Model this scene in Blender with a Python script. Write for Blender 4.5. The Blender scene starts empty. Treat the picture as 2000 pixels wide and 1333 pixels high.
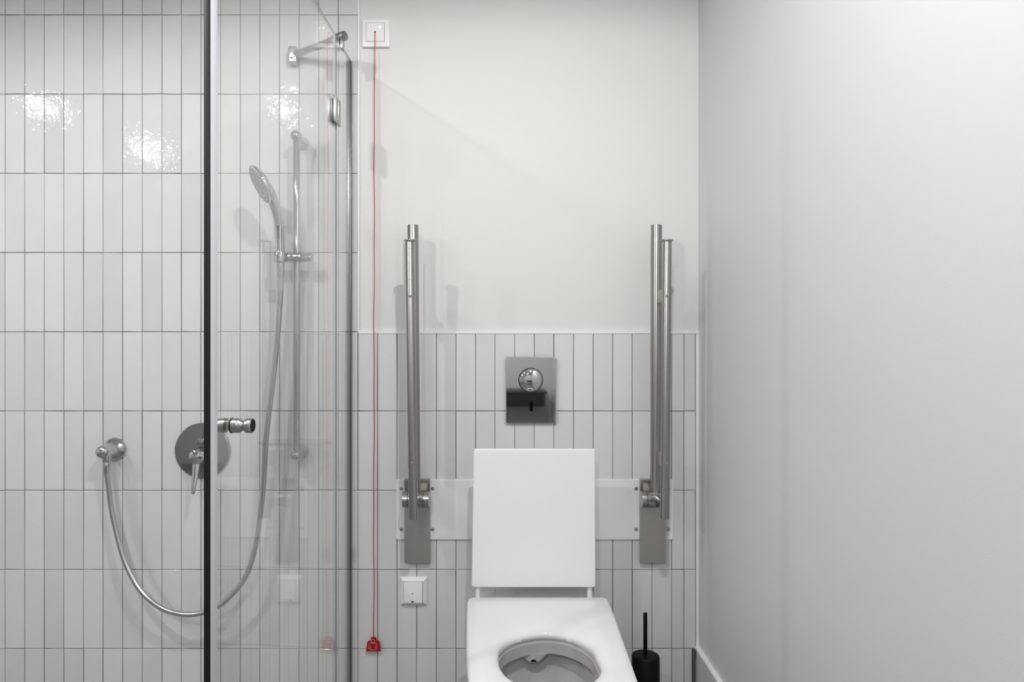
import bpy, bmesh, math, random
from mathutils import Vector, Matrix
random.seed(7)
PI = math.pi
scene = bpy.context.scene
COL = scene.collection

# ------------------------------------------------------------------ camera
F = 1333.0            # focal length in pixels of the 2000 px wide frame (24 mm)
D = 2.066             # distance camera - tile face of the back wall
S = D / F
PX, PY = 962.0, 677.0  # vanishing point of the room depth
H = 1.15              # lens height
CEIL = H + 1.25
XL, XR, YB = -3.3, 0.625, -2.3

cam_d = bpy.data.cameras.new('camera'); cam = bpy.data.objects.new('camera', cam_d); COL.objects.link(cam)
cam.location = (0, 0, H); cam.rotation_euler = (PI/2, 0, 0)
cam_d.sensor_width = 36.0; cam_d.lens = F/2000*36
cam_d.shift_x = (1000-PX)/2000; cam_d.shift_y = (PY-666.5)/2000
cam_d.clip_start = 0.02
scene.camera = cam

# ------------------------------------------------------------------ world, lamps, exposure
w = bpy.data.worlds.new('world'); scene.world = w; w.use_nodes = True
w.node_tree.nodes['Background'].inputs[0].default_value = (0.75, 0.77, 0.8, 1)
w.node_tree.nodes['Background'].inputs[1].default_value = 0.3
vs = scene.view_settings
scene.display_settings.display_device = 'sRGB'
vs.view_transform = 'Standard'; vs.look = 'None'; vs.gamma = 1.0; vs.use_curve_mapping = False
vs.exposure = 0.55
LAMPS = [  # x, y, watts, cone (degrees), blend
    (0.155, 0.606, 39, 179, 0.22), (-1.055, 0.606, 31, 176, 0.32), (-2.31, 0.606, 22, 176, 0.32),
    (-0.45, -1.2, 46, 178, 0.30), (-2.17, -0.17, 24, 176, 0.32)]
for i, (lx, ly, watt, cone, blend) in enumerate(LAMPS):
    ld = bpy.data.lights.new('downlight_lamp', 'SPOT'); ld.energy = watt
    ld.spot_size = math.radians(cone); ld.spot_blend = blend; ld.shadow_soft_size = 0.023
    ld.color = (1.0, 0.995, 0.985)
    lo = bpy.data.objects.new('downlight_lamp', ld); COL.objects.link(lo)
    lo.location = (lx, ly, CEIL-0.012)
cy = scene.cycles
cy.max_bounces = 10; cy.diffuse_bounces = 6; cy.glossy_bounces = 6; cy.transparent_max_bounces = 24
cy.transmission_bounces = 8; cy.caustics_reflective = False; cy.caustics_refractive = False
cy.sample_clamp_indirect = 6.0; cy.use_denoising = True

# ------------------------------------------------------------------ helpers
def P(px, py, d):            # a point at distance d in front of the lens
    return Vector(((px-PX)*d/F, d, H-(py-PY)*d/F))
def W(px, py, e=0.0):        # a point e in front of the tile face
    return P(px, py, D-e)

def mat(name, col, rough=0.5, metal=0.0, **kw):
    m = bpy.data.materials.new(name); m.use_nodes = True
    b = m.node_tree.nodes['Principled BSDF']
    b.inputs['Base Color'].default_value = (*col, 1); b.inputs['Roughness'].default_value = rough
    b.inputs['Metallic'].default_value = metal
    for k, v in kw.items(): b.inputs[k].default_value = v
    return m
def nodes(m): return m.node_tree.nodes, m.node_tree.links, m.node_tree.nodes['Principled BSDF']
def noise(m, scale, detail=2, coord='Position', stretch=None):
    n, l, b = nodes(m)
    if coord == 'Position':
        g = n.new('ShaderNodeNewGeometry'); src = g.outputs['Position']
    else:
        g = n.new('ShaderNodeTexCoord'); src = g.outputs[coord]
    if stretch:
        mp = n.new('ShaderNodeMapping'); mp.inputs['Scale'].default_value = stretch
        l.new(src, mp.inputs['Vector']); src = mp.outputs[0]
    t = n.new('ShaderNodeTexNoise'); t.inputs['Scale'].default_value = scale; t.inputs['Detail'].default_value = detail
    l.new(src, t.inputs['Vector']); return t
def bump(m, tex, strength, dist, chain=None):
    n, l, b = nodes(m)
    bp = n.new('ShaderNodeBump'); bp.inputs['Strength'].default_value = strength; bp.inputs['Distance'].default_value = dist
    l.new(tex.outputs[0], bp.inputs['Height'])
    if chain: l.new(chain.outputs[0], bp.inputs['Normal'])
    l.new(bp.outputs[0], b.inputs['Normal']); return bp
def vary(m, tex, c0, c1, lo=0.3, hi=0.7):
    n, l, b = nodes(m)
    r = n.new('ShaderNodeValToRGB'); r.color_ramp.elements[0].position = lo; r.color_ramp.elements[1].position = hi
    r.color_ramp.elements[0].color = (*c0, 1); r.color_ramp.elements[1].color = (*c1, 1)
    l.new(tex.outputs[0], r.inputs[0]); l.new(r.outputs[0], b.inputs['Base Color']); return r

# glazed hand-made looking tile
M = {}
m = M['tile'] = mat('glazed_tile', (0.76, 0.76, 0.755), 0.02)
n, l, b = nodes(m)
oi = n.new('ShaderNodeObjectInfo'); rr = n.new('ShaderNodeValToRGB')
rr.color_ramp.elements[0].color = (0.67, 0.67, 0.668, 1); rr.color_ramp.elements[1].color = (0.735, 0.735, 0.733, 1)
l.new(oi.outputs['Random'], rr.inputs[0])
st = noise(m, 9, 3); mx = n.new('ShaderNodeMix'); mx.data_type = 'RGBA'; mx.blend_type = 'MULTIPLY'
sr = n.new('ShaderNodeValToRGB'); sr.color_ramp.elements[0].color = (0.94, 0.94, 0.935, 1); sr.color_ramp.elements[1].color = (1, 1, 1, 1)
l.new(st.outputs[0], sr.inputs[0]); mx.inputs[0].default_value = 1.0
l.new(rr.outputs[0], mx.inputs[6]); l.new(sr.outputs[0], mx.inputs[7]); l.new(mx.outputs[2], b.inputs['Base Color'])
b1 = bump(m, noise(m, 20, 1), 0.5, 0.0013)
b2 = bump(m, noise(m, 85, 2), 0.5, 0.0008, b1)
M['grout'] = mat('grey_grout', (0.17, 0.165, 0.155), 0.9)
bump(M['grout'], noise(M['grout'], 900, 2), 0.4, 0.001)
def paint(name, c, rough):
    m = mat(name, c, rough)
    vary(m, noise(m, 3.0, 3), tuple(x*0.985 for x in c), c)
    b1 = bump(m, noise(m, 260, 3), 0.22, 0.0006)
    bump(m, noise(m, 9, 2), 0.12, 0.004, b1)
    return m
M['paint_back'] = paint('warm_white_paint', (0.705, 0.702, 0.690), 0.6)
M['paint_right'] = paint('grey_white_paint', (0.665, 0.665, 0.668), 0.4)
M['paint_room'] = paint('room_paint', (0.54, 0.54, 0.54), 0.6)
M['ceiling'] = paint('ceiling_paint', (0.8, 0.8, 0.795), 0.8)
M['floor'] = mat('floor_stone', (0.3, 0.3, 0.3), 0.45); vary(M['floor'], noise(M['floor'], 5, 5), (0.17, 0.17, 0.168), (0.22, 0.218, 0.215))
M['trim'] = mat('white_trim', (0.83, 0.83, 0.82), 0.4); bump(M['trim'], noise(M['trim'], 60, 2), 0.1, 0.001)
M['dark_joint'] = mat('dark_joint', (0.10, 0.10, 0.10), 0.8)
def metal(name, c, rough, stretch=None, bs=0.05):
    m = mat(name, c, rough, 1.0)
    t = noise(m, 40, 3, 'Object', stretch)
    n, l, b = nodes(m)
    mr = n.new('ShaderNodeMapRange'); mr.inputs['To Min'].default_value = rough*0.8; mr.inputs['To Max'].default_value = rough*1.2
    l.new(t.outputs[0], mr.inputs['Value']); l.new(mr.outputs[0], b.inputs['Roughness'])
    if bs: bump(m, t, bs, 0.0004)
    return m
M['chrome'] = metal('chrome', (0.60, 0.60, 0.61), 0.05, None, 0)
M['plate_chrome'] = metal('dark_chrome', (0.74, 0.74, 0.745), 0.03, None, 0)
M['steel'] = metal('brushed_steel', (0.43, 0.42, 0.405), 0.25, (8, 8, 0.3), 0)
M['tube'] = metal('brushed_tube', (0.38, 0.372, 0.36), 0.36, (8, 8, 0.3), 0)
n, l, b = nodes(M['tube']); tg_ = n.new('ShaderNodeTangent'); tg_.direction_type = 'RADIAL'; tg_.axis = 'Z'
l.new(tg_.outputs[0], b.inputs['Tangent']); b.inputs['Anisotropic'].default_value = 0.75; b.inputs['Anisotropic Rotation'].default_value = 0.25
M['escutcheon'] = metal('escutcheon_chrome', (0.48, 0.48, 0.485), 0.03, None, 0)
M['steel_plate'] = metal('brushed_plate', (0.50, 0.485, 0.465), 0.42, (8, 8, 0.3), 0)
M['hose'] = metal('hose_metal', (0.62, 0.62, 0.62), 0.22, None, 0)
M['satin'] = metal('satin_metal', (0.44, 0.44, 0.43), 0.3)
M['channel'] = metal('channel_metal', (0.16, 0.16, 0.165), 0.3)
M['black'] = mat('black_powdercoat', (0.003, 0.003, 0.0035), 0.55, **{'Specular IOR Level': 0.2}); bump(M['black'], noise(M['black'], 700, 2), 0.1, 0.0003)
M['rubber'] = mat('black_rubber', (0.008, 0.0075, 0.0075), 0.5, **{'Specular IOR Level': 0.3}); bump(M['rubber'], noise(M['rubber'], 200, 2), 0.05, 0.0005)
M['ceramic'] = mat('white_ceramic', (0.80, 0.80, 0.805), 0.07); bump(M['ceramic'], noise(M['ceramic'], 6, 2), 0.03, 0.01)
M['bowl'] = mat('shaded_bowl_ceramic', (0.46, 0.45, 0.445), 0.08)  # white glaze darkened to grey: shade inside the bowl put into the colour
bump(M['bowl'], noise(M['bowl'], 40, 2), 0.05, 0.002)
M['lid'] = mat('white_lid', (0.83, 0.83, 0.835), 0.42); bump(M['lid'], noise(M['lid'], 4, 2), 0.03, 0.01)
M['plastic'] = mat('white_plastic', (0.84, 0.84, 0.83), 0.3); bump(M['plastic'], noise(M['plastic'], 300, 2), 0.04, 0.0005)
M['panel'] = mat('white_panel', (0.82, 0.82, 0.82), 0.35); bump(M['panel'], noise(M['panel'], 50, 2), 0.03, 0.001)
M['cord'] = mat('red_cord', (0.60, 0.035, 0.07), 0.7); bump(M['cord'], noise(M['cord'], 900, 2), 0.5, 0.001)
M['tag'] = mat('red_plastic', (0.36, 0.0, 0.008), 0.3); bump(M['tag'], noise(M['tag'], 200, 2), 0.05, 0.0005)
M['emblem'] = mat('pink_print', (0.9, 0.5, 0.5), 0.5)
M['hole'] = mat('dark_hole', (0.004, 0.004, 0.004), 1.0, **{'Specular IOR Level': 0.0})
M['spray'] = mat('spray_face', (0.20, 0.20, 0.205), 0.4); bump(M['spray'], noise(M['spray'], 260, 2), 0.1, 0.001)
M['nozzle'] = mat('nozzle_rubber', (0.6, 0.6, 0.6), 0.5)
M['frost'] = mat('frosted_strip', (0.62, 0.62, 0.66), 0.3); bump(M['frost'], noise(M['frost'], 100, 2), 0.05, 0.0005)
def edge_glass(name, col, share):
    m = mat(name, col, 0.15)
    n, l, b = nodes(m)
    tr = n.new('ShaderNodeBsdfTransparent'); mx = n.new('ShaderNodeMixShader'); mx.inputs[0].default_value = share
    l.new(tr.outputs[0], mx.inputs[1]); l.new(b.outputs[0], mx.inputs[2]); l.new(mx.outputs[0], n['Material Output'].inputs[0])
    return m
M['edge'] = edge_glass('glass_edge', (0.22, 0.225, 0.25), 0.85)
M['edge_light'] = edge_glass('glass_edge_light', (0.5, 0.51, 0.525), 0.8)
M['wood'] = mat('dark_wood', (0.02, 0.018, 0.016), 0.4); vary(M['wood'], noise(M['wood'], 8, 4, 'Object', (1, 1, 12)), (0.010, 0.009, 0.008), (0.02, 0.018, 0.017))
m = M['led'] = mat('lamp_lens', (1, 0.97, 0.92), 0.3); nodes(m)[2].inputs['Emission Color'].default_value = (1, 0.96, 0.9, 1); nodes(m)[2].inputs['Emission Strength'].default_value = 6
m = M['indicator'] = mat('indicator_light', (1, 0.8, 0.6), 0.3); nodes(m)[2].inputs['Emission Color'].default_value = (1, 0.72, 0.45, 1); nodes(m)[2].inputs['Emission Strength'].default_value = 1.8

def thin_glass(name, tint, gain=1.0):
    m = bpy.data.materials.new(name); m.use_nodes = True
    n, l = m.node_tree.nodes, m.node_tree.links
    n.remove(n['Principled BSDF']); out = n['Material Output']
    tr = n.new('ShaderNodeBsdfTransparent'); tr.inputs[0].default_value = (*tint, 1)
    gl = n.new('ShaderNodeBsdfGlossy'); gl.inputs['Roughness'].default_value = 0.0; gl.inputs['Color'].default_value = (gain, gain, gain, 1)
    g = n.new('ShaderNodeNewGeometry')
    mr = n.new('ShaderNodeMapRange'); mr.inputs['To Min'].default_value = 1.5; mr.inputs['To Max'].default_value = 1/1.5
    l.new(g.outputs['Backfacing'], mr.inputs['Value'])
    fr = n.new('ShaderNodeFresnel'); l.new(mr.outputs[0], fr.inputs['IOR'])
    mx = n.new('ShaderNodeMixShader')
    l.new(fr.outputs[0], mx.inputs[0]); l.new(tr.outputs[0], mx.inputs[1]); l.new(gl.outputs[0], mx.inputs[2])
    l.new(mx.outputs[0], out.inputs[0]); return m
M['glass'] = thin_glass('clear_glass', (0.985, 0.99, 0.987))
M['acrylic'] = thin_glass('clear_acrylic', (0.93, 0.94, 0.94))
m = M['water'] = mat('water', (0.8, 0.82, 0.82), 0.02); nodes(m)[2].inputs['Transmission Weight'].default_value = 0.0

# ------------------------------------------------------------------ mesh builders
def finish(bm, angle=38):
    bmesh.ops.recalc_face_normals(bm, faces=bm.faces)
    ca = math.radians(angle)
    for f in bm.faces: f.smooth = True
    for e in bm.edges:
        if len(e.link_faces) == 2 and e.calc_face_angle(0) > ca: e.smooth = False
def wpos(o):
    v = Vector((0, 0, 0))
    while o: v += Vector(o.location); o = o.parent
    return v
def obj(name, bm, material, parent=None, angle=38, at=None, recalc=True):
    if recalc: finish(bm, angle)
    base = wpos(parent) if parent else Vector((0, 0, 0))
    if at is not None: base = Vector(at)
    bmesh.ops.translate(bm, verts=bm.verts, vec=-base)
    me = bpy.data.meshes.new(name); bm.to_mesh(me); bm.free()
    for mm in (material if isinstance(material, (list, tuple)) else [material]): me.materials.append(mm)
    o = bpy.data.objects.new(name, me); COL.objects.link(o)
    if parent: o.parent = parent
    if at is not None: o.location = Vector(at) - (wpos(parent) if parent else Vector((0, 0, 0)))
    return o
def thing(name, label, cat, loc, group=None):
    o = bpy.data.objects.new(name, None); COL.objects.link(o); o.location = loc
    o.empty_display_size = 0.05; o['label'] = label; o['category'] = cat
    if group: o['group'] = group
    return o
def struct(name, bm, m, label=None):
    o = obj(name, bm, m); o['kind'] = 'structure'
    if label: o['label'] = label
    return o
def B(): return bmesh.new()
def add_box(bm, lo, hi, bevel=0.0, seg=2, rot=None):
    lo, hi = Vector(lo), Vector(hi)
    lo, hi = Vector([min(a, c) for a, c in zip(lo, hi)]), Vector([max(a, c) for a, c in zip(lo, hi)])
    r = bmesh.ops.create_cube(bm, size=1.0); vs_ = r['verts']
    c, s = (lo+hi)/2, hi-lo
    for v in vs_: v.co = Vector((v.co.x*s.x, v.co.y*s.y, v.co.z*s.z))
    if bevel > 0:
        es = list({e for v in vs_ for e in v.link_edges})
        rb = bmesh.ops.bevel(bm, geom=es, offset=bevel, segments=seg, affect='EDGES', profile=0.5)
        vs_ = list({v for f in rb['faces'] for v in f.verts} | {v for v in vs_ if v.is_valid})
    mtx = Matrix.Translation(c) @ (rot.to_4x4() if rot else Matrix.Identity(4))
    for v in vs_: v.co = mtx @ v.co
    return vs_
def frame_of(d):
    d = d.normalized(); up = Vector((0, 0, 1)) if abs(d.z) < 0.95 else Vector((0, 1, 0))
    a = d.cross(up).normalized(); return a, d.cross(a).normalized()
def add_rings(bm, rings, cap0=True, cap1=True, closed=True):
    V = [[bm.verts.new(p) for p in r] for r in rings]
    k = len(rings[0])
    for i in range(len(V)-1):
        for j in range(k if closed else k-1):
            j2 = (j+1) % k
            bm.faces.new((V[i][j], V[i][j2], V[i+1][j2], V[i+1][j]))
    if cap0: bm.faces.new(list(reversed(V[0])))
    if cap1: bm.faces.new(V[-1])
    return V
def add_lathe(bm, origin, axis, profile, seg=32, cap0=True, cap1=True):
    """profile: list of (radius, distance along axis)"""
    origin, axis = Vector(origin), Vector(axis).normalized()
    a, b_ = frame_of(axis)
    rings = [[origin + axis*h + (a*math.cos(2*PI*k/seg) + b_*math.sin(2*PI*k/seg))*max(r, 1e-5) for k in range(seg)] for r, h in profile]
    return add_rings(bm, rings, cap0, cap1)
def add_cyl(bm, p0, p1, r, seg=28, bev=0.0, r1=None):
    p0, p1 = Vector(p0), Vector(p1); L = (p1-p0).length; r1 = r if r1 is None else r1
    if bev > 0: pr = [(r-bev, 0), (r-bev*0.3, bev*0.3), (r, bev), (r1, L-bev), (r1-bev*0.3, L-bev*0.3), (r1-bev, L)]
    else: pr = [(r, 0), (r1, L)]
    add_lathe(bm, p0, p1-p0, pr, seg)
def spline(pts, n):
    pts = [Vector(p) for p in pts]; out = []
    q = [pts[0]*2-pts[1]] + pts + [pts[-1]*2-pts[-2]]
    for i in range(1, len(q)-2):
        for k in range(n):
            t = k/n; p0, p1, p2, p3 = q[i-1], q[i], q[i+1], q[i+2]
            out.append(0.5*((2*p1) + (p2-p0)*t + (2*p0-5*p1+4*p2-p3)*t*t + (3*p1-p0-3*p2+p3)*t**3))
    out.append(pts[-1]); return out
def add_tube(bm, pts, r, seg=12, closed=False):
    pts = [Vector(p) for p in pts]; rings = []
    a = None
    for i, p in enumerate(pts):
        if closed: d = (pts[(i+1) % len(pts)]-pts[i-1])
        else: d = (pts[min(i+1, len(pts)-1)]-pts[max(i-1, 0)])
        d.normalize()
        if a is None: a, b_ = frame_of(d)
        else: a = (a - d*a.dot(d)).normalized(); b_ = d.cross(a)
        rr_ = r(i/(len(pts)-1)) if callable(r) else r
        rings.append([p + (a*math.cos(2*PI*k/seg)+b_*math.sin(2*PI*k/seg))*rr_ for k in range(seg)])
    if closed: rings.append([v.copy() for v in rings[0]]); add_rings(bm, rings, False, False)
    else: add_rings(bm, rings)
def rrect(w_, h_, r, k=5):
    out = []
    for cx, cz, a0 in ((w_/2-r, h_/2-r, 0), (-w_/2+r, h_/2-r, PI/2), (-w_/2+r, -h_/2+r, PI), (w_/2-r, -h_/2+r, 1.5*PI)):
        for i in range(k+1):
            a = a0 + PI/2*i/k; out.append((cx+r*math.cos(a), cz+r*math.sin(a)))
    return out
def add_plate(bm, c, w_, h_, r, y0, y1, bev=0.001, inset_front=0.0, k=5):
    """rounded rectangular plate facing -y, centre c (x,z), from depth y0 (back) to y1 (front)"""
    rings = []
    def ring(ins, y):
        return [Vector((c[0]+x, y, c[1]+z)) for x, z in rrect(w_-2*ins, h_-2*ins, max(r-ins, 0.0004), k)]
    rings = [ring(0, y0), ring(inset_front*0.0, y1+bev + (y0-y1-bev)*0.0 if inset_front == 0 else y0-(y0-y1)*0.35)]
    rings += [ring(inset_front+bev*0.3, y1+bev*0.3), ring(inset_front+bev, y1)]
    add_rings(bm, rings)

# ------------------------------------------------------------------ room shell
TT = 0.008            # tile proud of painted wall
PITX, PITY, X0, Y0 = 38.3, 154.9, 9.5, 29.0
def xj(i): return X0 + PITX*i
def yj(j): return Y0 + PITY*j
WT = 0.12
bm = B(); add_box(bm, (XL-WT, D+TT, 0), (XR+0.25, D+TT+WT, CEIL)); wall_back = struct('wall_back', bm, M['paint_back'], 'white painted back wall, tiled in the shower and low behind the toilet')
bm = B(); add_box(bm, (XL-WT, YB-WT, -0.1), (XR+0.25, D+TT+WT, 0)); struct('floor', bm, M['floor'])
bm = B(); add_box(bm, (XL-WT, YB-WT, CEIL), (XR+0.25, D+TT+WT, CEIL+0.1)); struct('ceiling', bm, M['ceiling'])
bm = B(); add_box(bm, (XL-WT, YB, 0), (XL, D+TT, CEIL)); struct('wall_left', bm, M['paint_room'])
bm = B(); add_box(bm, (XL-WT, YB-WT, 0), (XR+0.25, YB, CEIL)); struct('wall_front', bm, M['paint_room'])
# right wall, a degree out of square with the tiled wall
YAW = 24.0/F
XW = (1365.5-PX)*S
def rw(x_off, y, z): return Vector((XW + x_off + (y-D)*YAW, y, z))
def right_box(bm, x0, x1, y0, y1, z0, z1):
    v = [bm.verts.new(rw(x, y, z)) for x, y, z in ((x0, y0, z0), (x1, y0, z0), (x1, y1, z0), (x0, y1, z0), (x0, y0, z1), (x1, y0, z1), (x1, y1, z1), (x0, y1, z1))]
    for f in ((0, 1, 2, 3), (4, 7, 6, 5), (0, 4, 5, 1), (1, 5, 6, 2), (2, 6, 7, 3), (3, 7, 4, 0)): bm.faces.new([v[q] for q in f])
bm = B(); right_box(bm, 0, 0.12, YB-0.02, D+TT, 0, CEIL); wall_right = struct('wall_right', bm, M['paint_right'], 'plain grey white painted wall right of the toilet')

# tiles: one shared mesh per variant
GAP = 1.35*S          # joint width
def tile_bm(w_, h_, seed, th=TT):
    r = random.Random(seed); bm = B()
    def jit(a): return r.uniform(-a, a)
    c = 0.0009
    cr = [(-w_/2+jit(.0005), -h_/2+jit(.0006)), (w_/2+jit(.0005), -h_/2+jit(.0006)), (w_/2+jit(.0005), h_/2+jit(.0006)), (-w_/2+jit(.0005), h_/2+jit(.0006))]
    back = [Vector((x, th, z)) for x, z in cr]; mid = [Vector((x, c*0.8, z)) for x, z in cr]
    fr = [Vector((x-math.copysign(c, x), jit(.00025), z-math.copysign(c, z))) for x, z in cr]
    add_rings(bm, [back, mid, fr], True, True); finish(bm, 20); return bm
def mesh_of(bm, name, material):
    me = bpy.data.meshes.new(name); bm.to_mesh(me); bm.free(); me.materials.append(material); return me
TW, TH = PITX*S-GAP, PITY*S-GAP
tile_meshes = [mesh_of(tile_bm(TW, TH, s), 'tile', M['tile']) for s in range(8)]
def lay(me, x, y, z, rot=0.0, parent=None):
    o = bpy.data.objects.new('tile', me); COL.objects.link(o); o.parent = parent or wall_back
    o.location = (x, y, z)
    o.rotation_euler = (random.uniform(-.0035, .0035), 0, rot + random.uniform(-.006, .006)); return o
def cut_tile(px0, px1, j, seed):
    me = mesh_of(tile_bm((px1-px0)*S-GAP, TH, seed), 'tile', M['tile'])
    c = W((px0+px1)/2, (yj(j)+yj(j+1))/2); return lay(me, c.x, D, c.z)
for j in range(-1, 9):
    for i in range(-1, 18):
        c = W((xj(i)+xj(i+1))/2, (yj(j)+yj(j+1))/2); lay(random.choice(tile_meshes), c.x, D, c.z)
    if j >= 4:
        for i in range(18, 34):
            c = W((xj(i)+xj(i+1))/2, (yj(j)+yj(j+1))/2); lay(random.choice(tile_meshes), c.x, D, c.z)
        cut_tile(xj(34), 1336, j, 40+j); cut_tile(1336, 1358.5 if j < 8 else 1352, j, 60+j)
# tiles of the shower wall beyond the frame
bm = B()
src = [tile_bm(TW, TH, 90+s) for s in range(3)]
tmp = [mesh_of(b_, 'tile', M['tile']) for b_ in src]
for j in range(-2, 9):
    for i in range(-34, 18):
        if -1 <= i and j >= -1: continue
        x0_, z1_ = xj(i), yj(j)
        c = W((xj(i)+xj(i+1))/2, (yj(j)+yj(j+1))/2)
        if c.z+TH/2 > CEIL or c.x-TW/2 < XL: continue
        k0 = len(bm.verts); bm.from_mesh(random.choice(tmp)); bm.verts.ensure_lookup_table()
        for v in bm.verts[k0:]: v.co += Vector((c.x, D, c.z))
o = obj('tile_field', bm, M['tile'], wall_back, recalc=False); o['kind'] = 'stuff'
# grout bed behind the tiles
bm = B()
xa, xb = W(700, 0).x, W(1359, 0).x
add_box(bm, (XL, D+0.0022, 0), (xa-0.001, D+TT, CEIL)); add_box(bm, (xa-0.001, D+0.0022, 0), (xb, D+TT, W(0, 652).z))
obj('grout', bm, M['grout'], wall_back)
# white sealing strips along the tile edges
bm = B(); add_box(bm, (W(698.4, 0).x, D-0.0005, W(0, 649.5).z), (xa+0.003, D+TT, CEIL), 0.0008, 1); struct('trim_1', bm, M['trim'], 'thin white strip along the vertical end of the shower tiles')
bm = B(); add_box(bm, (xa-0.0005, D-0.0022, W(0, 652.5).z), (XW, D+TT, W(0, 647.5).z), 0.0008, 1); struct('trim_2', bm, M['trim'], 'thin white strip along the top of the low tiling behind the toilet')
bm = B(); add_box(bm, (xb, D-0.001, W(0, 1266).z), (XW, D+TT, W(0, 652.5).z), 0.0008, 1); struct('trim_3', bm, M['trim'], 'white sealant line in the corner beside the low tiling')
# tiled skirting on the right wall
zs = W(0, 1268).z
bm = B(); right_box(bm, -0.0075, 0, YB, D-0.001, 0, zs); base = struct('baseboard_right', bm, M['grout'], 'low row of grey tiles along the foot of the right wall')
pit = PITX*S
sk = [mesh_of(tile_bm(pit-GAP, zs-0.004, 200+s), 'tile', M['tile']) for s in range(4)]
for k in range(40):
    y = D-0.014-pit*(k+0.5); p = rw(-0.0125, y, zs/2)
    o = lay(random.choice(sk), p.x, p.y, p.z, -PI/2, base)
bm = B(); right_box(bm, -0.0135, 0, YB, D-0.001, zs, zs+0.008); struct('trim_4', bm, M['trim'], 'white cap strip on the tiled skirting of the right wall')
bm = B(); add_box(bm, (W(1352.2, 0).x, D-0.006, 0), (W(1357.5, 0).x, D+0.002, zs)); struct('trim_5', bm, M['dark_joint'], 'dark open joint in the corner of the tiled skirting')

# ceiling downlights
for i, (lx, ly, *_) in enumerate(LAMPS):
    lab = ['round ceiling downlight above and in front of the toilet', 'round ceiling downlight over the shower door', 'round ceiling downlight at the far left of the shower',
           'round ceiling downlight in the rear row, toward the toilet side', 'round ceiling downlight in the rear row, toward the shower side'][i]
    t = thing('ceiling_light', lab, 'lamp', (lx, ly, CEIL), 'ceiling downlights')
    bm = B(); add_lathe(bm, (lx, ly, CEIL), (0, 0, -1), [(0.047, 0), (0.047, 0.003), (0.044, 0.006), (0.036, 0.006), (0.036, 0.001)], 32, True, False); obj('ring', bm, M['trim'], t)
    bm = B(); add_lathe(bm, (lx, ly, CEIL-0.0012), (0, 0, -1), [(0.035, 0), (0.035, 0.0015)], 32); obj('diffuser', bm, M['led'], t)

# black counter on the wall behind the camera (mirrored in the flush plate)
t = thing('wall_console', 'black wall-hung counter on the wall facing the toilet', 'counter', (0.0, YB, 0.66))
bm = B(); add_box(bm, (-0.55, YB, 0.62), (0.46, YB+0.42, 0.735), 0.004); obj('body', bm, M['wood'], t)
bm = B(); add_box(bm, (-0.57, YB, 0.735), (0.48, YB+0.44, 0.755), 0.002); obj('top', bm, M['wood'], t)

# ------------------------------------------------------------------ shower glass
gx0 = (687.0-PX)*S
SN = (PX+51.5-PX)/F; CN = math.sqrt(1-SN*SN)
ZT = H + (PY-120.5)*S
def t_of(px):
    off = PX-px; return (off*D - F*(-gx0))/(F*SN+off*CN)
def G(t, off, z):      # off: + towards the toilet side, face of glass at 0
    return Vector((gx0 - SN*t + CN*off, D - CN*t + SN*0 - SN*off*1.0, z))
GROT = Matrix.Rotation(-math.asin(SN), 3, 'Z')
def gbox(bm, t0, t1, o0, o1, z0, z1, bev=0.0, edge_mat=None):
    c = G((t0+t1)/2, (o0+o1)/2, (z0+z1)/2); s = Vector((abs(o1-o0), abs(t1-t0), abs(z1-z0)))
    add_box(bm, c-s/2, c+s/2, bev, 2, GROT)
def pane(name, t0, t1, z0, z1, parent, edge='edge'):
    bm = B(); gbox(bm, t0, t1, -0.006, 0, z0, z1)
    finish(bm)
    nx = GROT @ Vector((1, 0, 0))
    for f in bm.faces: f.material_index = 0 if abs(f.normal.dot(nx)) > 0.9 else 1
    return obj(name, bm, [M['glass'], M[edge]], parent)
tf = t_of(657.5); th0 = t_of(655.5)+0.002; te = t_of(411.5)
scr = thing('shower_screen', 'narrow fixed clear glass panel fixed to the tiled wall beside the red pull cord', 'glass panel', G(tf/2, 0, 0.0))
pane('glass_pane', 0.004, tf-0.002, 0.0, ZT, scr)
bm = B(); gbox(bm, 0.0, 0.016, -0.0095, 0.0015, 0.0, ZT-0.002, 0.001); obj('wall_channel', bm, M['channel'], scr)
door = thing('shower_door', 'clear frameless glass shower door with dark edge seal and knob', 'shower door', G((th0+te)/2, 0, 0.012))
pane('glass_pane', th0+0.002, te-0.002, 0.012, ZT, door, 'edge_light')
bm = B(); gbox(bm, te-0.0025, te+0.005, -0.0095, 0.0005, 0.012, ZT, 0.001); obj('edge_seal', bm, M['rubber'], door)['label'] = 'black rubber edge seal'
bm = B(); gbox(bm, te-0.0195, te+0.003, 0.0006, 0.0028, 0.012, ZT, 0.0006); obj('seal_strip', bm, M['frost'], door)['label'] = 'frosted plastic strip of the edge seal'
# double knob through the door
tk = t_of(453); dk = D-CN*tk; zk = H-(831.5-PY)*dk/F
axis = GROT @ Vector((1, 0, 0)); kc = G(tk, 0, zk)
def knob_profile(L): return [(0.0105, 0), (0.0132, 0.0008), (0.0132, 0.011), (0.0128, 0.0135), (0.0100, 0.0165), (0.0092, 0.019), (0.0100, 0.0215), (0.0128, 0.0245), (0.0134, 0.026), (0.0134, L-0.0015), (0.012, L)]
bm = B(); add_lathe(bm, kc+axis*0.0012, axis, knob_profile(0.036), 32); kn = obj('knob', bm, M['satin'], door)
bm = B(); add_lathe(bm, kc+axis*0.0368, axis, [(0.0118, 0), (0.0112, 0.0012)], 32); obj('knob_cap', bm, M['black'], kn)['label'] = 'dark end cap of the knob'
bm = B(); add_lathe(bm, kc-axis*0.0092, -axis, knob_profile(0.036), 32); obj('knob', bm, M['satin'], door)
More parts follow.
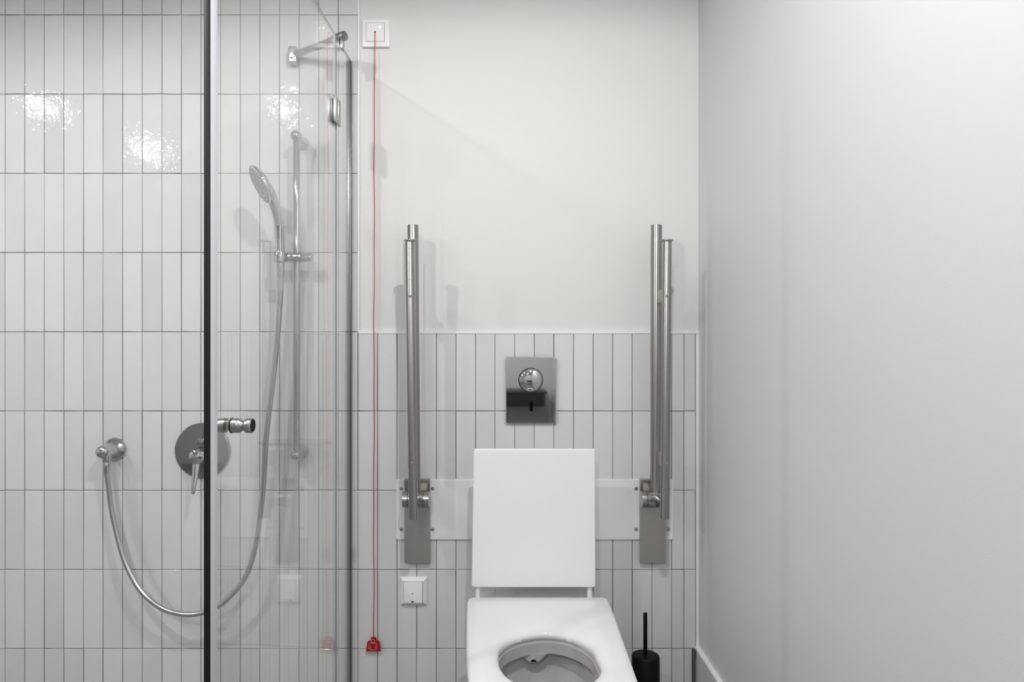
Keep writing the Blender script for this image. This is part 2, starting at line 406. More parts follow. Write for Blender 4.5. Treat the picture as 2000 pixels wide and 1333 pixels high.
bm = B(); add_lathe(bm, kc-axis*0.0005, axis, [(0.0138, 0), (0.0138, 0.002)], 32); obj('washer', bm, M['rubber'], door)['label'] = 'black washer of the knob'
# hinges glass to glass
for zc in (None, H-0.98):
    t_c = (tf+th0)/2; d_c = D-CN*t_c
    if zc is None: zc = H+(PY-217.5)*d_c/F
    hh = 0.036
    bm = B(); gbox(bm, t_c-0.026, t_c-0.001, 0.0005, 0.007, zc-hh, zc+hh, 0.0012); h_ = obj('hinge', bm, M['satin'], door)
    bm = B(); gbox(bm, t_c+0.001, t_c+0.029, 0.0005, 0.007, zc-hh, zc+hh, 0.0012); obj('hinge_leaf', bm, M['satin'], h_)
    bm = B(); gbox(bm, t_c-0.026, t_c+0.029, -0.015, -0.0085, zc-hh, zc+hh, 0.0012); obj('inner_leaf', bm, M['satin'], h_)
    bm = B(); add_cyl(bm, G(t_c, -0.004, zc-hh+0.002), G(t_c, -0.004, zc+hh-0.002), 0.0062, 16); obj('hinge_pin', bm, M['rubber'], h_)
# stabiliser bar wall -> glass
bar = thing('support_bar', 'short steel stabiliser bar from the tiled wall to the glass top', 'support bar', W(575, 113))
tc = t_of(666); e_d = D-CN*tc
p_w = P(573.5, 109, D-0.022); p_g = G(tc, -0.010, ZT+0.018); p_g2 = G(tc, 0.010, ZT+0.018)
bm = B(); c = W(576, 114); add_box(bm, (c.x-0.0125, D-0.030, c.z-0.0245), (c.x+0.0125, D, c.z+0.0245), 0.004, 3); wb = obj('wall_bracket', bm, M['satin'], bar)
bm = B(); cc = Vector((c.x-0.002, D-0.030, c.z-0.012)); add_lathe(bm, cc, (0, -1, 0), [(0.005, 0), (0.0045, 0.002), (0.002, 0.0022), (0.002, 0.001)], 16); obj('screw', bm, M['chrome'], wb)
p_w = P(577, 107, D-0.020); p_g = G(tc, 0.004, ZT+0.019); u_ = (p_g-p_w).normalized()
bm = B(); add_cyl(bm, p_w, p_g, 0.0098, 28); obj('rod', bm, M['satin'], bar)
bm = B(); add_cyl(bm, p_g-u_*0.034, p_g+u_*0.010, 0.0135, 32, 0.001); cl = obj('glass_clamp', bm, M['satin'], bar)
bm = B(); gbox(bm, tc-0.011, tc+0.011, 0.0004, 0.007, ZT-0.018, ZT+0.012, 0.001); gbox(bm, tc-0.011, tc+0.011, -0.013, -0.0064, ZT-0.018, ZT+0.012, 0.001); obj('clamp_jaw', bm, M['satin'], cl)

# ------------------------------------------------------------------ shower fittings
RE = 0.066
rail = thing('shower_rail', 'vertical chrome shower slide rail on the tiles behind the glass', 'shower rail', W(580, 887))
rb, rt = P(579, 880, D-RE), P(579.5, 272, D-RE)
rb.x = rt.x = (rb.x+rt.x)/2
bm = B(); add_cyl(bm, rb, rt, 0.0108, 28, 0.001); obj('rod', bm, M['chrome'], rail)
for py, nm in ((267, 'top_mount'), (888, 'bottom_mount')):
    c = P(579, py, D-RE); c.x = rb.x
    bm = B(); add_lathe(bm, (c.x, D, c.z), (0, -1, 0), [(0.0185, 0), (0.0185, 0.006), (0.016, 0.011), (0.0150, 0.045), (0.0165, 0.058), (0.0175, 0.068), (0.0165, 0.077), (0.012, 0.085), (0.006, 0.089), (0.0001, 0.090)], 32); obj(nm, bm, M['chrome'], rail)
# slider holder
c = P(575, 503, D-RE)
bm = B(); pL, pR = P(538, 503, D-RE-0.004), P(611, 503, D-RE-0.004)
add_lathe(bm, pL, pR-pL, [(0.010, 0), (0.0135, 0.003), (0.0150, 0.010), (0.0150, 0.05), (0.0142, 0.06), (0.0150, 0.07), (0.0142, (pR-pL).length-0.008), (0.0125, (pR-pL).length-0.003), (0.008, (pR-pL).length)], 32)
sl = obj('slider', bm, M['chrome'], rail)
bm = B(); c = P(546.5, 502, D-RE-0.028); add_lathe(bm, c-Vector((0, 0, 0.017)), (0.0, -0.06, 1), [(0.0135, 0), (0.0160, 0.002), (0.0172, 0.030), (0.0155, 0.033)], 28)
add_box(bm, (c.x-0.009, D-RE-0.030, c.z-0.012), (c.x+0.009, D-RE+0.002, c.z+0.012), 0.003); obj('holder_cone', bm, M['chrome'], sl)
# clear soap dish
c = P(579, 869, D-RE-0.035); zd = c.z
bm = B()
def dish(ax, ay, z, k=40): return [Vector((rb.x + ax*math.cos(2*PI*q/k), D-RE-0.012 + ay*math.sin(2*PI*q/k), z)) for q in range(k)]
add_rings(bm, [dish(0.085, 0.036, zd-0.004), dish(0.104, 0.046, zd-0.0045), dish(0.109, 0.050, zd+0.002), dish(0.109, 0.050, zd+0.007), dish(0.105, 0.047, zd+0.007), dish(0.100, 0.043, zd+0.001), dish(0.085, 0.036, zd)])
obj('soap_dish', bm, M['acrylic'], rail)['label'] = 'clear oval soap dish at the foot of the rail'

# hand shower
hs = thing('hand_shower', 'round chrome hand shower head held in the rail slider', 'shower head', P(546, 500, D-RE-0.028))
hc = P(507.5, 362, D-0.155)
nv = Vector((-0.845*math.sin(math.radians(66)), -math.cos(math.radians(66)), -0.535*math.sin(math.radians(66)))).normalized()
R0 = 0.0575
bm = B(); add_lathe(bm, hc, -nv, [(R0-0.004, -0.002), (R0, 0.0), (R0, 0.006), (R0-0.006, 0.013), (R0-0.022, 0.020), (0.018, 0.025), (0.0001, 0.027)], 40); hd = obj('head', bm, M['chrome'], hs)
bm = B(); add_lathe(bm, hc+nv*0.0018, nv, [(R0-0.005, 0), (R0-0.006, 0.0016), (0.012, 0.0024), (0.0001, 0.0024)], 40); sf = obj('spray_face', bm, M['spray'], hs)
a_, b_ = frame_of(nv)
bm = B()
for rr_, k in ((0.015, 8), (0.024, 14), (0.033, 20), (0.042, 26), (0.048, 30)):
    for q in range(k):
        an = 2*PI*q/k; c = hc + nv*0.0036 + (a_*math.cos(an)+b_*math.sin(an))*rr_
        add_lathe(bm, c, nv, [(0.0013, 0), (0.0009, 0.0016)], 6)
o = obj('nozzles', bm, M['nozzle'], sf); o['kind'] = 'stuff'
p_end = P(546.5, 512, D-RE-0.028)
back = hc - nv*0.014
mid = [P(529, 383, D-0.142), P(539, 410, D-0.125), P(544.5, 440, D-0.108), P(546, 470, D-0.099), P(546.5, 497, D-RE-0.029), p_end]
bm = B(); add_tube(bm, spline([back + (P(529, 383, D-0.142)-back)*0.25] + mid, 6), lambda u: 0.0165-0.0035*min(1, u*1.6) if u < 0.92 else 0.0128, 20); obj('handle', bm, M['chrome'], hs)

# hose
ho = thing('shower_hose', 'grey metal shower hose hanging in a loop from the wall outlet', 'hose', W(366, 1200, 0.05))
def he(k): return 0.055 + 0.04*k
hp = [(207.5, 905, .056), (210, 930, .056), (214.6, 950, .056), (217.5, 993, .056), (229, 1045, .060), (246, 1102, .068), (275, 1154, .078), (315, 1188, .086), (355, 1200, .090), (390, 1199, .092), (424, 1186, .093), (447, 1168, .094), (473, 1138, .094), (490, 1102, .094), (502, 1053, .094), (509, 999, .094), (515, 940, .094), (519.5, 860, .094), (529, 780, .094), (538, 700, .094), (545, 620, .096), (548.5, 560, .095), (548, 512, .094)]
hp[1] = (208.5, 925, .056); hp[2] = (212.5, 955, .055)
bm = B(); add_tube(bm, spline([P(x, y, D-e) for x, y, e in hp], 8), 0.0077, 14); obj('hose', bm, M['hose'], ho)
bm = B(); add_lathe(bm, P(207.5, 902, D-.056), P(209, 926, D-.056)-P(207.5, 902, D-.056), [(0.0095, 0), (0.0105, 0.002), (0.0095, 0.02), (0.008, 0.036)], 20); obj('nut', bm, M['chrome'], ho)
bm = B(); add_lathe(bm, P(547.8, 513, D-.094), P(548.3, 545, D-.095)-P(547.8, 513, D-.094), [(0.0112, 0), (0.0112, 0.004), (0.0100, 0.03), (0.0085, 0.045)], 20); obj('nut', bm, M['chrome'], ho)

# wall outlet elbow
ou = thing('wall_outlet', 'round chrome hose outlet elbow on the left tiles', 'wall outlet', W(225, 877))
c = W(225, 877)
bm = B(); add_lathe(bm, c, (0, -1, 0), [(0.0345, 0), (0.0345, 0.004), (0.033, 0.008), (0.027, 0.013), (0.0215, 0.018)], 36); obj('flange', bm, M['chrome'], ou)
bm = B(); add_lathe(bm, c-Vector((0, 0.012, 0)), (0, -1, 0), [(0.0215, 0), (0.0200, 0.045), (0.0195, 0.056), (0.0165, 0.063), (0.010, 0.067), (0.0001, 0.068)], 32); obj('body', bm, M['chrome'], ou)
q = Vector((c.x+0.001, D-0.056, c.z-0.010)); e_ = P(207.5, 904, D-.056); e_.x = (e_.x+c.x)/2 if False else e_.x
bm = B(); add_cyl(bm, Vector((e_.x, D-0.056, c.z-0.012)), e_, 0.0125, 24, 0.001, 0.0105); obj('spout', bm, M['chrome'], ou)

# mixer valve
va = thing('shower_mixer', 'round chrome shower mixer plate with lever, left of the door edge', 'shower mixer', W(396.5, 880))
c = W(396.5, 880)
bm = B(); add_lathe(bm, c, (0, -1, 0), [(0.0835, 0), (0.0835, 0.004), (0.0825, 0.0065), (0.080, 0.0078), (0.0001, 0.0085)], 56); obj('escutcheon', bm, M['escutcheon'], va, 12)
c2 = c + Vector((0.003, 0, -0.012))
bm = B(); add_lathe(bm, c2-Vector((0, 0.006, 0)), (0, -1, 0), [(0.026, 0), (0.025, 0.02), (0.0235, 0.045), (0.021, 0.053), (0.014, 0.057), (0.0001, 0.058)], 32); hb = obj('handle', bm, M['chrome'], va)
bm = B()
lv = [(c2 + Vector((0, -0.050, -0.006)), 0.012, 0.008), (c2 + Vector((0, -0.056, -0.03)), 0.0105, 0.006), (c2 + Vector((0.001, -0.066, -0.06)), 0.0085, 0.0045), (c2 + Vector((0.001, -0.076, -0.098)), 0.006, 0.0035), (c2 + Vector((0.001, -0.0775, -0.104)), 0.004, 0.002)]
add_rings(bm, [[p + Vector((rx*math.cos(2*PI*k/16), ry*math.sin(2*PI*k/16), 0)) for k in range(16)] for p, rx, ry in lv]); obj('lever', bm, M['chrome'], hb)
c3 = c + Vector((0.001, 0, 0.030))
bm = B(); add_lathe(bm, c3-Vector((0, 0.006, 0)), (0, -1, 0), [(0.0135, 0), (0.013, 0.016), (0.011, 0.021), (0.0001, 0.022)], 24); obj('diverter', bm, M['chrome'], va)

# ------------------------------------------------------------------ alarm pull switch
sw = thing('emergency_pull_switch', 'white square alarm switch high on the wall with red pull cord', 'alarm switch', W(734, 65.5, -TT))
def wall_sq(name, x0, y0, x1, y1, yb, yf, r, m_, parent, bev=0.001, ins=0.0):
    a, b2_ = P(x0, y0, D), P(x1, y1, D)
    bm = B(); add_plate(bm, ((a.x+b2_.x)/2, (a.z+b2_.z)/2), abs(b2_.x-a.x), abs(a.z-b2_.z), r, yb, yf, bev, ins); return obj(name, bm, m_, parent, 20)
def sq_ring(name, o, i, yb, yf, yo, m_, parent, slope=None):
    """square frame with an opening: outer rect o and opening i in pixels, back, front and opening-floor depth"""
    def rect(r, y, ins=0.0):
        a, c_ = P(r[0], r[1], D), P(r[2], r[3], D)
        return [Vector((a.x+ins, y, c_.z+ins)), Vector((c_.x-ins, y, c_.z+ins)), Vector((c_.x-ins, y, a.z-ins)), Vector((a.x+ins, y, a.z-ins))]
    side = [rect(o, yf+0.0015), rect(o, yf+0.0004, 0.0004), rect(o, yf, 0.0015)] if slope is None else [rect(o, slope[1]), rect(o, slope[1]-0.0008, 0.0006), rect(o, yf, slope[0])]
    bm = B(); add_rings(bm, [rect(o, yb)] + side + [ rect(i, yf, -0.0004), rect(i, yf+0.0006), rect(i, yo)])
    return obj(name, bm, m_, parent, 25)
sq_ring('frame', (708, 39, 760.5, 92), (714.8, 45.4, 751.2, 82), D+TT, D-0.003, D+0.002, M['plastic'], sw)
wall_sq('cover', 715.5, 46.1, 750.5, 81.3, D+0.003, D-0.0036, 0.0008, M['plastic'], sw, 0.0004)
bm = B(); add_lathe(bm, W(742.3, 53.8)-Vector((0, 0.0034, 0)), (0, -1, 0), [(0.003, 0), (0.0028, 0.001), (0.0001, 0.0017)], 16); obj('indicator', bm, M['indicator'], sw)['label'] = 'small glowing amber indicator'
bm = B(); add_lathe(bm, W(732.7, 63.5)-Vector((0, 0.0034, 0)), (0, -1, 0), [(0.0026, 0), (0.0022, 0.001), (0.0001, 0.001)], 16); obj('cord_hole', bm, M['hole'], sw)
cp = [P(732.6, 64, D-0.0042), P(732.3, 68, D-0.008)]
for k in range(1, 40):
    y = 68 + (1246-68)*k/40
    cp.append(P(731.6 - 1.6*k/40 + 0.75*math.sin(k*0.9)*math.sin(k*0.37+1), y, D-0.010-0.002*math.sin(k*0.5)))
cp.append(P(729.6, 1248, D-0.011))
bm = B(); add_tube(bm, spline(cp, 3), 0.00125, 8); obj('cord', bm, M['cord'], sw)['label'] = 'long thin red pull cord'
bm = B()
tp = [(714.6, 1272.8), (717.4, 1255), (719, 1252.8), (723.8, 1251.5), (724.8, 1246.5), (726.5, 1245), (733.5, 1245), (735, 1246.5), (735.6, 1251.5), (740, 1252.2), (741.8, 1254.5), (743.8, 1272.6)]
rings = [[P(x, y, D-0.004) for x, y in tp], [P(x, y, D-0.013) for x, y in tp], [P(729+(x-729)*0.96, 1260+(y-1260)*0.96, D-0.014) for x, y in tp]]
add_rings(bm, rings); tg = obj('pull_tag', bm, M['tag'], sw); tg['label'] = 'red plastic pull tag with person pictogram'
bm = B(); ED = D-0.0143
add_tube(bm, [P(728.4+3.4*math.cos(2*PI*k/20), 1252.9+3.4*math.sin(2*PI*k/20), ED) for k in range(20)], 0.0006, 6, True)
add_tube(bm, [P(x, y, ED) for x, y in ((720.4, 1268.8), (720.4, 1260.5), (721.3, 1258.2), (723.5, 1257.2), (732.8, 1257.2), (735, 1258.3), (735.7, 1260.5), (735.8, 1268.8))], 0.0006, 6)
add_tube(bm, [P(x, y, ED) for x, y in ((723.3, 1262), (723.3, 1270.2), (733.2, 1270.2), (733.2, 1262))], 0.0006, 6)
obj('pictogram', bm, M['emblem'], tg)['label'] = 'pale outline of a person printed on the tag'

# ------------------------------------------------------------------ cable outlet low on the wall
so = thing('wall_socket', 'white square wall cover plate with small holes below the left rail', 'socket', W(808.5, 1154))
sq_ring('frame', (782.5, 1127, 834.5, 1181.5), (789, 1135, 826.6, 1176.6), D, D-0.010, D-0.004, M['plastic'], so, (0.0095, D-0.004))
wall_sq('cover', 789.7, 1135.7, 825.7, 1175.7, D-0.003, D-0.0140, 0.0008, M['plastic'], so, 0.0008)
bm = B(); add_lathe(bm, W(806.7, 1157)-Vector((0, 0.0137, 0)), (0, -1, 0), [(0.0022, 0), (0.0018, 0.001), (0.0001, 0.001)], 16); obj('screw', bm, M['satin'], so)
bm = B(); c = W(806.5, 1174)-Vector((0, 0.0142, 0)); hr = 0.0042
add_rings(bm, [[c + Vector((hr*math.cos(PI*k/12), yy, hr*1.05*math.sin(PI*k/12))) for k in range(13)] for yy in (0.001, -0.0004)]); obj('cable_hole', bm, M['hole'], so)

# ------------------------------------------------------------------ white mounting board, grab rails
PB = 0.006
bd = thing('mounting_panel', 'long white board on the tiles carrying both grab rails', 'panel', W(1044, 995))
wall_sq('board', 774.5, 937, 1313.5, 1053.5, D, D-PB, 0.004, M['panel'], bd, 0.001)
for px in (783.8, 845, 1242.5, 1305):
    for py in (955, 1034.5):
        bm = B(); c = W(px, py, PB); add_lathe(bm, c+Vector((0, 0.001, 0)), (0, -1, 0), [(0.0056, 0), (0.0052, 0.0022), (0.0034, 0.0026), (0.003, 0.0012), (0.0001, 0.0012)], 16); obj('screw', bm, M['satin'], bd)

def grab_rail(label, px0, px1, back_b, back_t, front_b, front_t, hub0, hub1, side):
    t = thing('grab_rail', label, 'grab rail', W((px0+px1)/2, 1101), 'folded up grab rails beside the toilet')
    y0 = D-PB; y1 = y0-0.009
    a, b2_ = P(px0, 936, y1), P(px1, 1101, y1)
    bm = B(); add_box(bm, (a.x, y0, b2_.z), (b2_.x, y1, a.z), 0.0012, 2); pl = obj('mounting_plate', bm, M['steel_plate'], t, 12)
    # top lip of the plate
    za, zb = P(0, 938, y1-0.014).z, P(0, 959, y1).z
    bm = B(); pr = [(y1+0.001, za), (y1-0.014, za), (y1-0.014, za-0.002), (y1-0.0005, zb), (y1+0.001, zb)]
    add_rings(bm, [[Vector((x, y, z)) for y, z in pr] for x in (a.x+0.0006, b2_.x-0.0006)]); obj('hinge_cover', bm, M['steel_plate'], pl, 15)
    e2, e1 = 0.056, 0.150
    yh = D-0.058
    # hub carrier and hub
    hl, hr_ = P(hub0, 976, yh), P(hub1, 976, yh); zh = P(0, 976, yh).z
    bm = B(); add_box(bm, (a.x+0.010, yh+0.0, zh-0.018), (b2_.x-0.010, y1, zh+0.018), 0.002); obj('hub_carrier', bm, M['steel_plate'], t)
    w1 = hl.x+(hr_.x-hl.x)*0.2; w2 = hl.x+(hr_.x-hl.x)*0.78; g = 0.0006
    for nm, xa_, xb_ in (('hub_cap', hl.x, w1-g), ('hub', w1+g, w2-g), ('hub_cap', w2+g, hr_.x)):
        bm = B(); add_cyl(bm, (xa_, yh, zh), (xb_, yh, zh), 0.0242, 40, 0.0006); obj(nm, bm, M['steel'], t, 20)
    bm = B(); pb, pt = P(back_b[0], back_b[1], D-e2), P(back_t[0], back_t[1], D-e2-0.006)
    add_cyl(bm, pb, pt, 0.0163, 36, 0.001); ut = obj('upper_tube', bm, M['tube'], t)
    qb, qt = P(front_b[0], front_b[1], D-e1), P(front_t[0], front_t[1], D-e1-0.012)
    bm = B(); add_cyl(bm, qb, qt, 0.0126, 36, 0.001); lt = obj('lower_tube', bm, M['tube'], t)
    d_ = (qt-qb).normalized()
    bm = B(); add_lathe(bm, qt-d_*0.001, d_, [(0.0135, 0), (0.0172, 0.0008), (0.0172, 0.0034), (0.0155, 0.0045)], 32); obj('end_cap', bm, M['steel'], lt)
    # arm joining hub and lower tube
    ph = qb + d_*((P(0, 976, D-e1).z-qb.z)/d_.z)
    bm = B(); add_box(bm, (ph.x-0.0075, ph.y+0.002, zh-0.016), (ph.x+0.0075, yh-0.012, zh+0.016), 0.003); obj('arm', bm, M['steel'], t)
    for py in (579, 896):
        k = (P(0, py, D-e1).z-qb.z)/d_.z; pf = qb+d_*k
        u_ = (pt-pb).normalized(); pk = pb+u_*((P(0, py, D-e2).z-pb.z)/u_.z)
        zc = (pf.z+pk.z)/2
        cpt = Vector((pf.x, (pf.y+pk.y)/2, zc)); bm = B()
        x_in = pk.x + (0.006 if side > 0 else -0.006)
        add_box(bm, (min(pf.x, x_in)-0.004, pf.y+0.004, zc-0.019), (max(pf.x, x_in)+0.004, pk.y-0.004, zc+0.019), 0.002); obj('link_block', bm, M['steel_plate'], t)
    for py in (578, 907):
        k = (P(0, py, D-e1-0.006-0.0126).z-qb.z)/d_.z; pf = qb+d_*k
        bm = B(); add_lathe(bm, pf+Vector((0, -0.0118, 0)), (0, -1, 0), [(0.0052, 0), (0.0050, 0.0016), (0.0026, 0.002), (0.0018, 0.0008), (0.0001, 0.0008)], 18); s_ = obj('screw', bm, M['satin'], lt)
    for py in (486, 547):
        k = (P(0, py, D-e1-0.012).z-qb.z)/d_.z; pf = qb+d_*k
        bm = B(); add_lathe(bm, pf, d_, [(0.0123, 0), (0.0129, 0.0004), (0.0129, 0.0012), (0.0123, 0.0016)], 32); obj('groove_ring', bm, M['satin'], lt)
    return t
grab_rail('steel folded up grab rail left of the toilet lid', 790, 840.2, (811, 966), (806.5, 440), (807.5, 1014), (800.3, 471), 787, 838.5, -1)
grab_rail('steel folded up grab rail right of the toilet lid', 1250, 1299.8, (1281, 966), (1282, 440), (1298, 1014), (1302.8, 471), 1252, 1302, 1)

# ------------------------------------------------------------------ flush plate
fp = thing('flush_plate', 'rectangular mirror chrome flush plate with round button above the toilet', 'flush plate', W(1036.5, 762))
wall_sq('plate', 987.5, 697.5, 1086.5, 827, D, D-0.010, 0.005, M['plate_chrome'], fp, 0.002)
c = P(1036.5, 743, D-0.010)
bm = B(); add_lathe(bm, c+Vector((0, 0.001, 0)), (0, -1, 0), [(0.0372, 0), (0.0372, 0.0016)], 40); bt0 = obj('button_gap', bm, M['hole'], fp)
bm = B(); add_lathe(bm, c, (0, -1, 0), [(0.0355, 0)] + [(0.0355*math.cos(a), 0.002+0.011*math.sin(a)) for a in [PI/2*k/10 for k in range(10)]] + [(0.0001, 0.013)], 44); obj('button', bm, M['chrome'], fp)
c = P(1037.5, 795, D-0.010)
bm = B(); rings = [[Vector((c.x+x, yy, c.z+z)) for x, z in rrect(0.0095, 0.0275, 0.0045)] for yy in (c.y+0.002, c.y-0.0005)]
add_rings(bm, rings); obj('sensor_slot', bm, M['hole'], fp)

# ------------------------------------------------------------------ toilet
dS = 1.865; zS = H-(1165.5-PY)*dS/F       # seat rear edge and seat top height
def US(px, py, dz=0.0):                    # pixel -> point on the seat plane
    d = (H-zS-dz)*F/(py-PY); return Vector(((px-PX)*d/F, d, zS+dz))
outer_px = [(921, 1165.5), (1178, 1165.5), (1186, 1168), (1190, 1176), (1199, 1197), (1214, 1237), (1232, 1287), (1248, 1333), (1253, 1352), (1246, 1385), (1215, 1412), (1150, 1428), (1085, 1431), (1020, 1428), (958, 1412), (927, 1385), (918, 1352), (914.5, 1333), (911, 1290), (910.5, 1237), (911, 1197), (912, 1174), (914.5, 1168)]
hole_px = [(1061.8, 1241), (1040, 1243), (1018.4, 1247.6), (993, 1257.4), (981, 1267), (975.7, 1275), (974, 1287), (975, 1298), (979, 1312), (993, 1329), (1020, 1342), (1050, 1349), (1085, 1351), (1120, 1348), (1148, 1341), (1164, 1331), (1172, 1318), (1171, 1306), (1164.5, 1291), (1156, 1274), (1143, 1263), (1122, 1252), (1094, 1243.5)]
OUT = [US(*p) for p in outer_px]; HOL = [US(x, y, -0.020) for x, y in hole_px]
cen = Vector((sum(p.x for p in HOL)/len(HOL), sum(p.y for p in HOL)/len(HOL), 0))
def smooth_poly(pts, n=6):
    k = len(pts); out = []
    for i in range(k):
        p0, p1, p2, p3 = pts[i-1], pts[i], pts[(i+1) % k], pts[(i+2) % k]
        for q in range(n):
            t = q/n; out.append(0.5*((2*p1)+(p2-p0)*t+(2*p0-5*p1+4*p2-p3)*t*t+(3*p1-p0-3*p2+p3)*t**3))
    return out
def ray(poly, ang):
    dx, dy = math.cos(ang), math.sin(ang); best = None
    for i in range(len(poly)):
        p, q = poly[i-1], poly[i]
        ax, ay, bx, by = p.x-cen.x, p.y-cen.y, q.x-cen.x, q.y-cen.y
        ex, ey = bx-ax, by-ay; den = dx*ey-dy*ex
        if abs(den) < 1e-12: continue
        t = (ax*ey-ay*ex)/den; u = (ax*dy-ay*dx)/den
        if t > 0 and -1e-9 <= u <= 1+1e-9 and (best is None or t > best): best = t
    return best
HOLS = smooth_poly(HOL)
NA = 300
ANG = [2*PI*k/NA for k in range(NA)]
# denser spokes at the rear corners of the seat
ro = [ray(OUT, a) for a in ANG]; rh = [ray(HOLS, a) for a in ANG]
def ring(f, z): return [Vector((cen.x+math.cos(a)*f(k), cen.y+math.sin(a)*f(k), z)) for k, a in enumerate(ANG)]
def seat_ring(u, z): return ring(lambda k: ro[k]+(rh[k]-ro[k])*u, z)
def seat_off(d, z): return ring(lambda k: ro[k]-d, z)
tl = thing('toilet', 'white wall-hung toilet with raised square lid and open seat', 'toilet', Vector((cen.x, D, 0.0)))
bm = B()
zz = zS
rings = [seat_off(0.012, zz-0.034), seat_off(0.003, zz-0.032), seat_off(0.0, zz-0.028), seat_off(0.0, zz-0.010), seat_off(0.0012, zz-0.005), seat_off(0.004, zz-0.0015), seat_off(0.009, zz),
         seat_ring(0.30, zz-0.0002), seat_ring(0.5, zz-0.0010), seat_ring(0.68, zz-0.003), seat_ring(0.80, zz-0.0055), seat_ring(0.88, zz-0.0085), seat_ring(0.94, zz-0.0115), seat_ring(0.98, zz-0.0155), seat_ring(1.0, zz-0.020), seat_ring(1.0, zz-0.028), seat_ring(0.97, zz-0.034)]
rings.append([v.copy() for v in rings[0]])
add_rings(bm, rings, False, False); bmesh.ops.remove_doubles(bm, verts=bm.verts, dist=1e-5); obj('seat', bm, M['ceramic'], tl, 50)
# pan: outside, flat rim, bowl inside
zp = zz-0.0345
def po(k, ins=0.0): return ro[k]-0.006-ins
def pan_ring(scale_x, front, z, ins=0.008):
    out = []
    for k, a in enumerate(ANG):
        r_ = ro[k]-ins; x, y = cen.x+math.cos(a)*r_, cen.y+math.sin(a)*r_
        yb = D-0.001
        if y > cen.y + 0.12: y = y + (yb-dS)*min(1, (y-cen.y-0.12)/(dS-cen.y-0.125))
        y = min(y, yb)
        xx = cen.x + (x-cen.x)*scale_x*(0.93 if y > dS else 1.0)
        y = yb - (yb-y)*front
        out.append(Vector((xx, y, z)))
    return out
hs_ = lambda s, z: ring(lambda k: rh[k]*s, z)
rings = [pan_ring(0.55, 0.55, zp-0.34), pan_ring(0.60, 0.60, zp-0.33), pan_ring(0.72, 0.74, zp-0.24), pan_ring(0.88, 0.90, zp-0.13), pan_ring(0.97, 0.985, zp-0.05), pan_ring(1, 1, zp-0.012), pan_ring(1, 1, zp-0.002, 0.009), pan_ring(1, 1, zp, 0.012),
         hs_(1.10, zp), hs_(1.04, zp-0.002)]
V = add_rings(B(), rings[:1]+rings[1:2]) if False else None
bm = B(); add_rings(bm, rings, True, False)
obj('pan', bm, M['ceramic'], tl, 50)
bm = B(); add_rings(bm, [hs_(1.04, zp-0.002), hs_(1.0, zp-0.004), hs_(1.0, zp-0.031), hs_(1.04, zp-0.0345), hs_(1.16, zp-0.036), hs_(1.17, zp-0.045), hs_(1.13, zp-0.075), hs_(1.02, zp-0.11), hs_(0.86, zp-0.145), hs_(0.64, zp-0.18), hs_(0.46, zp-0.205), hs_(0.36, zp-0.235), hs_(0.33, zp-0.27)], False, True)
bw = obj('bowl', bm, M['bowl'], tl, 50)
for p_ in bw.data.polygons: pass
bm = B(); add_rings(bm, [hs_(0.45, zp-0.2085), hs_(0.45, zp-0.2083)], True, True); obj('water', bm, M['water'], tl)
# flush nozzle below the rim
kb = max(range(NA), key=lambda k: -abs(ANG[k]-PI/2)); yb = cen.y+rh[kb]*1.0
nx_ = US(1050, 1270).x*0.985
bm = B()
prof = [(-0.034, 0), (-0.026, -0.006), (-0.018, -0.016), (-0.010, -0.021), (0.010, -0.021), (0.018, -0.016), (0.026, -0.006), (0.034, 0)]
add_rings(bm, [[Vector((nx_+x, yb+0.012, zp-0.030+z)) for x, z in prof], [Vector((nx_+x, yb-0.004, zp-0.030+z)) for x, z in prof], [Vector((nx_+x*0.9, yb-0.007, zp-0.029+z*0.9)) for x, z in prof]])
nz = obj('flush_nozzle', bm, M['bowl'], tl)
bm = B(); c = Vector((nx_, yb-0.0074, zp-0.0475)); add_rings(bm, [[c+Vector((0.007*math.cos(PI*k/10), yy, 0.005*math.sin(PI*k/10))) for k in range(11)] for yy in (0.001, -0.0006)]); obj('nozzle_hole', bm, M['hole'], nz)
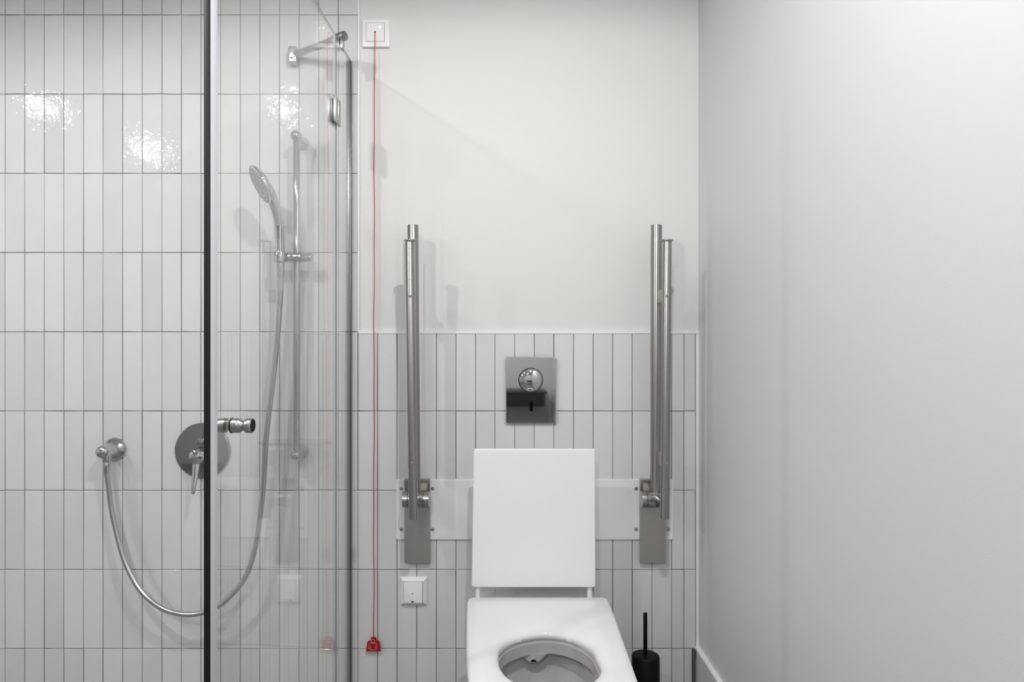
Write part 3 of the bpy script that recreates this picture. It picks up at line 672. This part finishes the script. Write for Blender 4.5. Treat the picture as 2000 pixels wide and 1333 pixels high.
# lid
yt, ybt = D-0.140, D-0.164
A0, A1, A2, A3 = P(925, 878, yt), P(1162.5, 878, yt), P(1163.5, 1148.5, ybt), P(921, 1148.5, ybt)
def lid_y(f): return ybt+(yt-ybt)*f
def lid_ring(off_y, ins):
    w0 = (A1.x-A0.x)-2*ins; w1 = (A2.x-A3.x)-2*ins; out = []
    cxt, cxb = (A0.x+A1.x)/2, (A2.x+A3.x)/2
    hgt = (A0.z-A3.z)-2*ins
    for x, z in rrect(1.0, hgt, 0.0001, 1): pass
    for (sx, top) in ((1, 1), (-1, 1), (-1, 0), (1, 0)):
        r = 0.004 if top else 0.008
        r = max(r-ins, 0.0008)
        for k in range(5):
            a = {(1, 1): 0, (-1, 1): PI/2, (-1, 0): PI, (1, 0): 1.5*PI}[(sx, top)] + PI/2*k/4
            ww = (w0 if top else w1)/2; cx_ = cxt if top else cxb
            zc = (A0.z-ins-r) if top else (A3.z+ins+r)
            x = cx_+sx*(ww-r)+r*math.cos(a); z = zc+r*math.sin(a)
            f = (z-A3.z)/(A0.z-A3.z); out.append(Vector((x, lid_y(f)+off_y, z)))
    return out
bm = B(); add_rings(bm, [lid_ring(0.018, 0.002), lid_ring(0.016, 0.0), lid_ring(0.003, 0.0), lid_ring(0.0008, 0.0012), lid_ring(0.0, 0.003)]); obj('lid', bm, M['lid'], tl, 12)
for px in (933, 1153):
    c = P(px, 1155, D-0.162)
    bm = B(); add_cyl(bm, (c.x, D-0.150, zp), (c.x, D-0.150, zz+0.020), 0.007, 20, 0.0008); add_cyl(bm, (c.x-0.016, c.y+0.004, zz-0.027), (c.x+0.016, c.y+0.004, zz-0.027), 0.0075, 20, 0.001); obj('hinge', bm, M['plastic'], tl)

# ------------------------------------------------------------------ toilet brush
dB = 1.962; bc = P(1261, 1281, dB)
br = thing('toilet_brush', 'black toilet brush in a black cylindrical holder right of the toilet', 'toilet brush', Vector((bc.x, dB, 0)))
bm = B(); add_lathe(bm, (bc.x, dB, 0), (0, 0, 1), [(0.038, 0), (0.0395, 0.002), (0.0395, bc.z-0.002), (0.038, bc.z), (0.030, bc.z)], 40); obj('holder', bm, M['black'], br)
bm = B(); add_lathe(bm, (bc.x, dB, bc.z-0.004), (0, 0, 1), [(0.0365, 0), (0.0365, 0.004), (0.034, 0.0065), (0.010, 0.0075)], 40); obj('brush_lid', bm, M['black'], br)
zt = P(1260, 1198, dB).z
bm = B(); add_cyl(bm, (bc.x-0.001, dB, bc.z), (bc.x-0.001, dB, zt), 0.0058, 20, 0.001); obj('handle', bm, M['black'], br)
